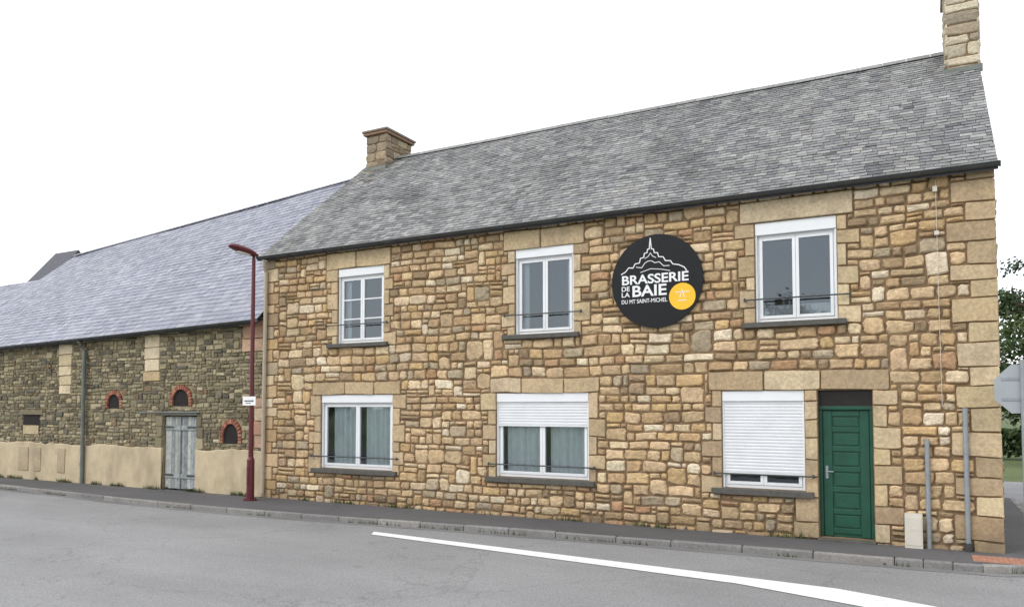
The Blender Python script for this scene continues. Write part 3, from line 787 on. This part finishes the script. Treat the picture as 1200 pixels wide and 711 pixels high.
# ================================================================ VEGETATION
def tree(name,loc,H,cr,seed,nclump=110,leaf=.2,per=70,base=.35):
    random.seed(seed); e=empty(name,loc)
    b=MB(); top=Vector((U(-.4,.4),U(-.4,.4),H*.8))
    tr_=[Vector((0,0,-.2)),Vector((U(-.1,.1),U(-.1,.1),H*.2)),Vector((top.x*.5,top.y*.5,H*.5)),top]
    b.tube(tr_,[H*.03,H*.022,H*.014,.03],9)
    lv=MB(); 
    tips=[]
    for i in range(16):
        t=U(.22,.75); p=tr_[1].lerp(tr_[3],t) ; a=U(0,6.28); L=cr*U(.55,.95)*(1.1-t*.5)
        q1=p+Vector((math.cos(a)*L*.5,math.sin(a)*L*.5,L*.3)); q2=p+Vector((math.cos(a)*L,math.sin(a)*L,L*U(.35,.7)))
        b.tube([p,q1,q2],[H*.011,H*.006,.015],6); tips+=[q1.lerp(q2,.5),q2]
    for i in range(nclump):
        if i<len(tips): c=tips[i]
        else:
            while True:
                v=Vector((U(-1,1),U(-1,1),U(-1,1)))
                if .35<v.length<1: break
            c=Vector((v.x*cr,v.y*cr,H*(base+1)/2+v.z*H*(1-base)/2)); c+=Vector((noise.noise(c)*.8,noise.noise(c+Vector((9,0,0)))*.8,0))
        cs=U(.45,.95)*cr*.26; tone=U(.6,1.35); hue=U(-.01,.025)
        for k in range(per):
            d=Vector((random.gauss(0,1),random.gauss(0,1),random.gauss(0,.75)))*cs*.55
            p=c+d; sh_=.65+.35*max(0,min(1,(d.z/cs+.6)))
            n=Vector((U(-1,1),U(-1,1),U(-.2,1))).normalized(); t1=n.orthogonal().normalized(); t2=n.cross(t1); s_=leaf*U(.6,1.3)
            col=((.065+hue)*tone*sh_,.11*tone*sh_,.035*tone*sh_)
            lv.add([p-t1*s_*.5,p+t2*s_*.3,p+t1*s_*.5,p-t2*s_*.3],[(0,1,2,3)],col)
    b.build('trunk','bark',e); lv.build('foliage','leaf',e); return e
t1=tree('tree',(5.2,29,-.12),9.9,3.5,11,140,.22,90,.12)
def inst(src,name,loc,rz_,s):
    e=empty(name,loc); e.rotation_euler=(0,0,rz_); e.scale=(s,s,s)
    for c in src.children:
        o=bpy.data.objects.new(c.name.split('.')[0],c.data); sc.collection.objects.link(o); o.parent=e
    return e
inst(t1,'tree',(11,33,-.12),1.3,1.05); inst(t1,'tree',(18,30,-.12),2.6,.9)
for i,x in enumerate((-41,-22,-5,16)):
    inst(t1,'tree',(x,-34-4*math.sin(i*2.1),-.12),i*1.7,.85+.2*math.sin(i*3.3))  # unseen trees added behind the camera to darken the window reflections
random.seed(5)
def hedge(name,x0,x1,y,h,w,n,leaf=.12):
    lv=MB()
    for k in range(n):
        x=U(x0,x1); hh=h*(.85+.25*noise.noise(Vector((x*.5,y,0)))); z=hh*math.sqrt(R()); 
        yy=y+U(-1,1)*w*(1-.4*z/h); nrm=Vector((U(-1,1),U(-1,1),U(-.3,1))).normalized(); a=nrm.orthogonal().normalized(); b_=nrm.cross(a); s_=leaf*U(.6,1.4)
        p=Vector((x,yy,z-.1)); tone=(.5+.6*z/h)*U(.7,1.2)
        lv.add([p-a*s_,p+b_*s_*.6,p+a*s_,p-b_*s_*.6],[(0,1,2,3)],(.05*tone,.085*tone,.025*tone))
    return lv.build(name,'leaf')
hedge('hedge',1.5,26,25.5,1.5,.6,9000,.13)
hedge('tree_line',-40,90,75,7,3,12000,.55)
shd=empty('garden_shed',(4.3,21.5,0))
m_=MB(); m_.box(-.9,.9,-.8,.8,-.12,1.0,(.3,.28,.25)); m_.build('walls','timber',shd)
m_=MB(); m_.add([(-1.05,-1,.98),(1.05,-1,.98),(1.05,0,1.55),(-1.05,0,1.55),(1.05,1,.98),(-1.05,1,.98)],[(0,1,2,3),(3,2,4,5),(1,4,2),(0,3,5)]); m_.build('roof','slatedark',shd)
wd=MB()
for k in range(4500):
    if R()<.45: x=U(-27,-13.6); y=-.05-abs(random.gauss(0,.04)); z=0
    elif R()<.5: x=U(-13.5,.8); y=-.05-abs(random.gauss(0,.03)); z=0
    else:
        p=at(U(24,acc[-1]-9)); x,y,z=p.x,p.y-.015,-.096
    if noise.noise(Vector((x*1.3,y,4)))<.1: continue
    h=U(.04,.14) if z==0 else U(.03,.09); a=U(0,6.28); lean=U(0,.06); dx,dy=math.cos(a)*.009,math.sin(a)*.009
    t=U(.7,1.3)
    wd.add([(x-dx,y-dy,z),(x+dx,y+dy,z),(x+lean*math.cos(a+1),y-abs(lean*math.sin(a+1)),z+h)],[(0,1,2)],(.1*t,.12*t,.05*t))
wd.build('weeds','leaf')
# ================================================================ LIGHT
sd=Vector((-.55,-.75,.95)).normalized()
wrl=bpy.data.worlds.new('World'); sc.world=wrl; wrl.use_nodes=True; nt=wrl.node_tree; nt.nodes.clear()
out=nt.nodes.new('ShaderNodeOutputWorld'); b1=nt.nodes.new('ShaderNodeBackground'); b2=nt.nodes.new('ShaderNodeBackground'); ad=nt.nodes.new('ShaderNodeAddShader')
sk=nt.nodes.new('ShaderNodeTexSky'); sk.sky_type='NISHITA'; sk.sun_disc=False; sk.sun_elevation=math.asin(sd.z); sk.sun_rotation=math.atan2(sd.x,sd.y)
nt.links.new(sk.outputs[0],b1.inputs[0]); b1.inputs[1].default_value=.05
b2.inputs[0].default_value=(.985,.99,1,1); b2.inputs[1].default_value=1.25
nt.links.new(b1.outputs[0],ad.inputs[0]); nt.links.new(b2.outputs[0],ad.inputs[1]); nt.links.new(ad.outputs[0],out.inputs[0])
L=bpy.data.lights.new('sun','SUN'); L.energy=1.3; L.angle=math.radians(22); L.color=(1,.98,.955)
lo=bpy.data.objects.new('sun',L); sc.collection.objects.link(lo); lo.rotation_euler=sd.to_track_quat('Z','Y').to_euler()
# ================================================================ CAMERA
cam=bpy.data.cameras.new('camera'); co_=bpy.data.objects.new('camera',cam); sc.collection.objects.link(co_); sc.camera=co_
cam.sensor_width=36; cam.lens=27; cam.shift_y=.0685; cam.clip_end=3000
p=math.radians(2.5); f=Vector((-.4756*math.cos(p),.8796*math.cos(p),math.sin(p)))
co_.location=(0,-13,2.07); co_.rotation_euler=f.to_track_quat('-Z','Y').to_euler()
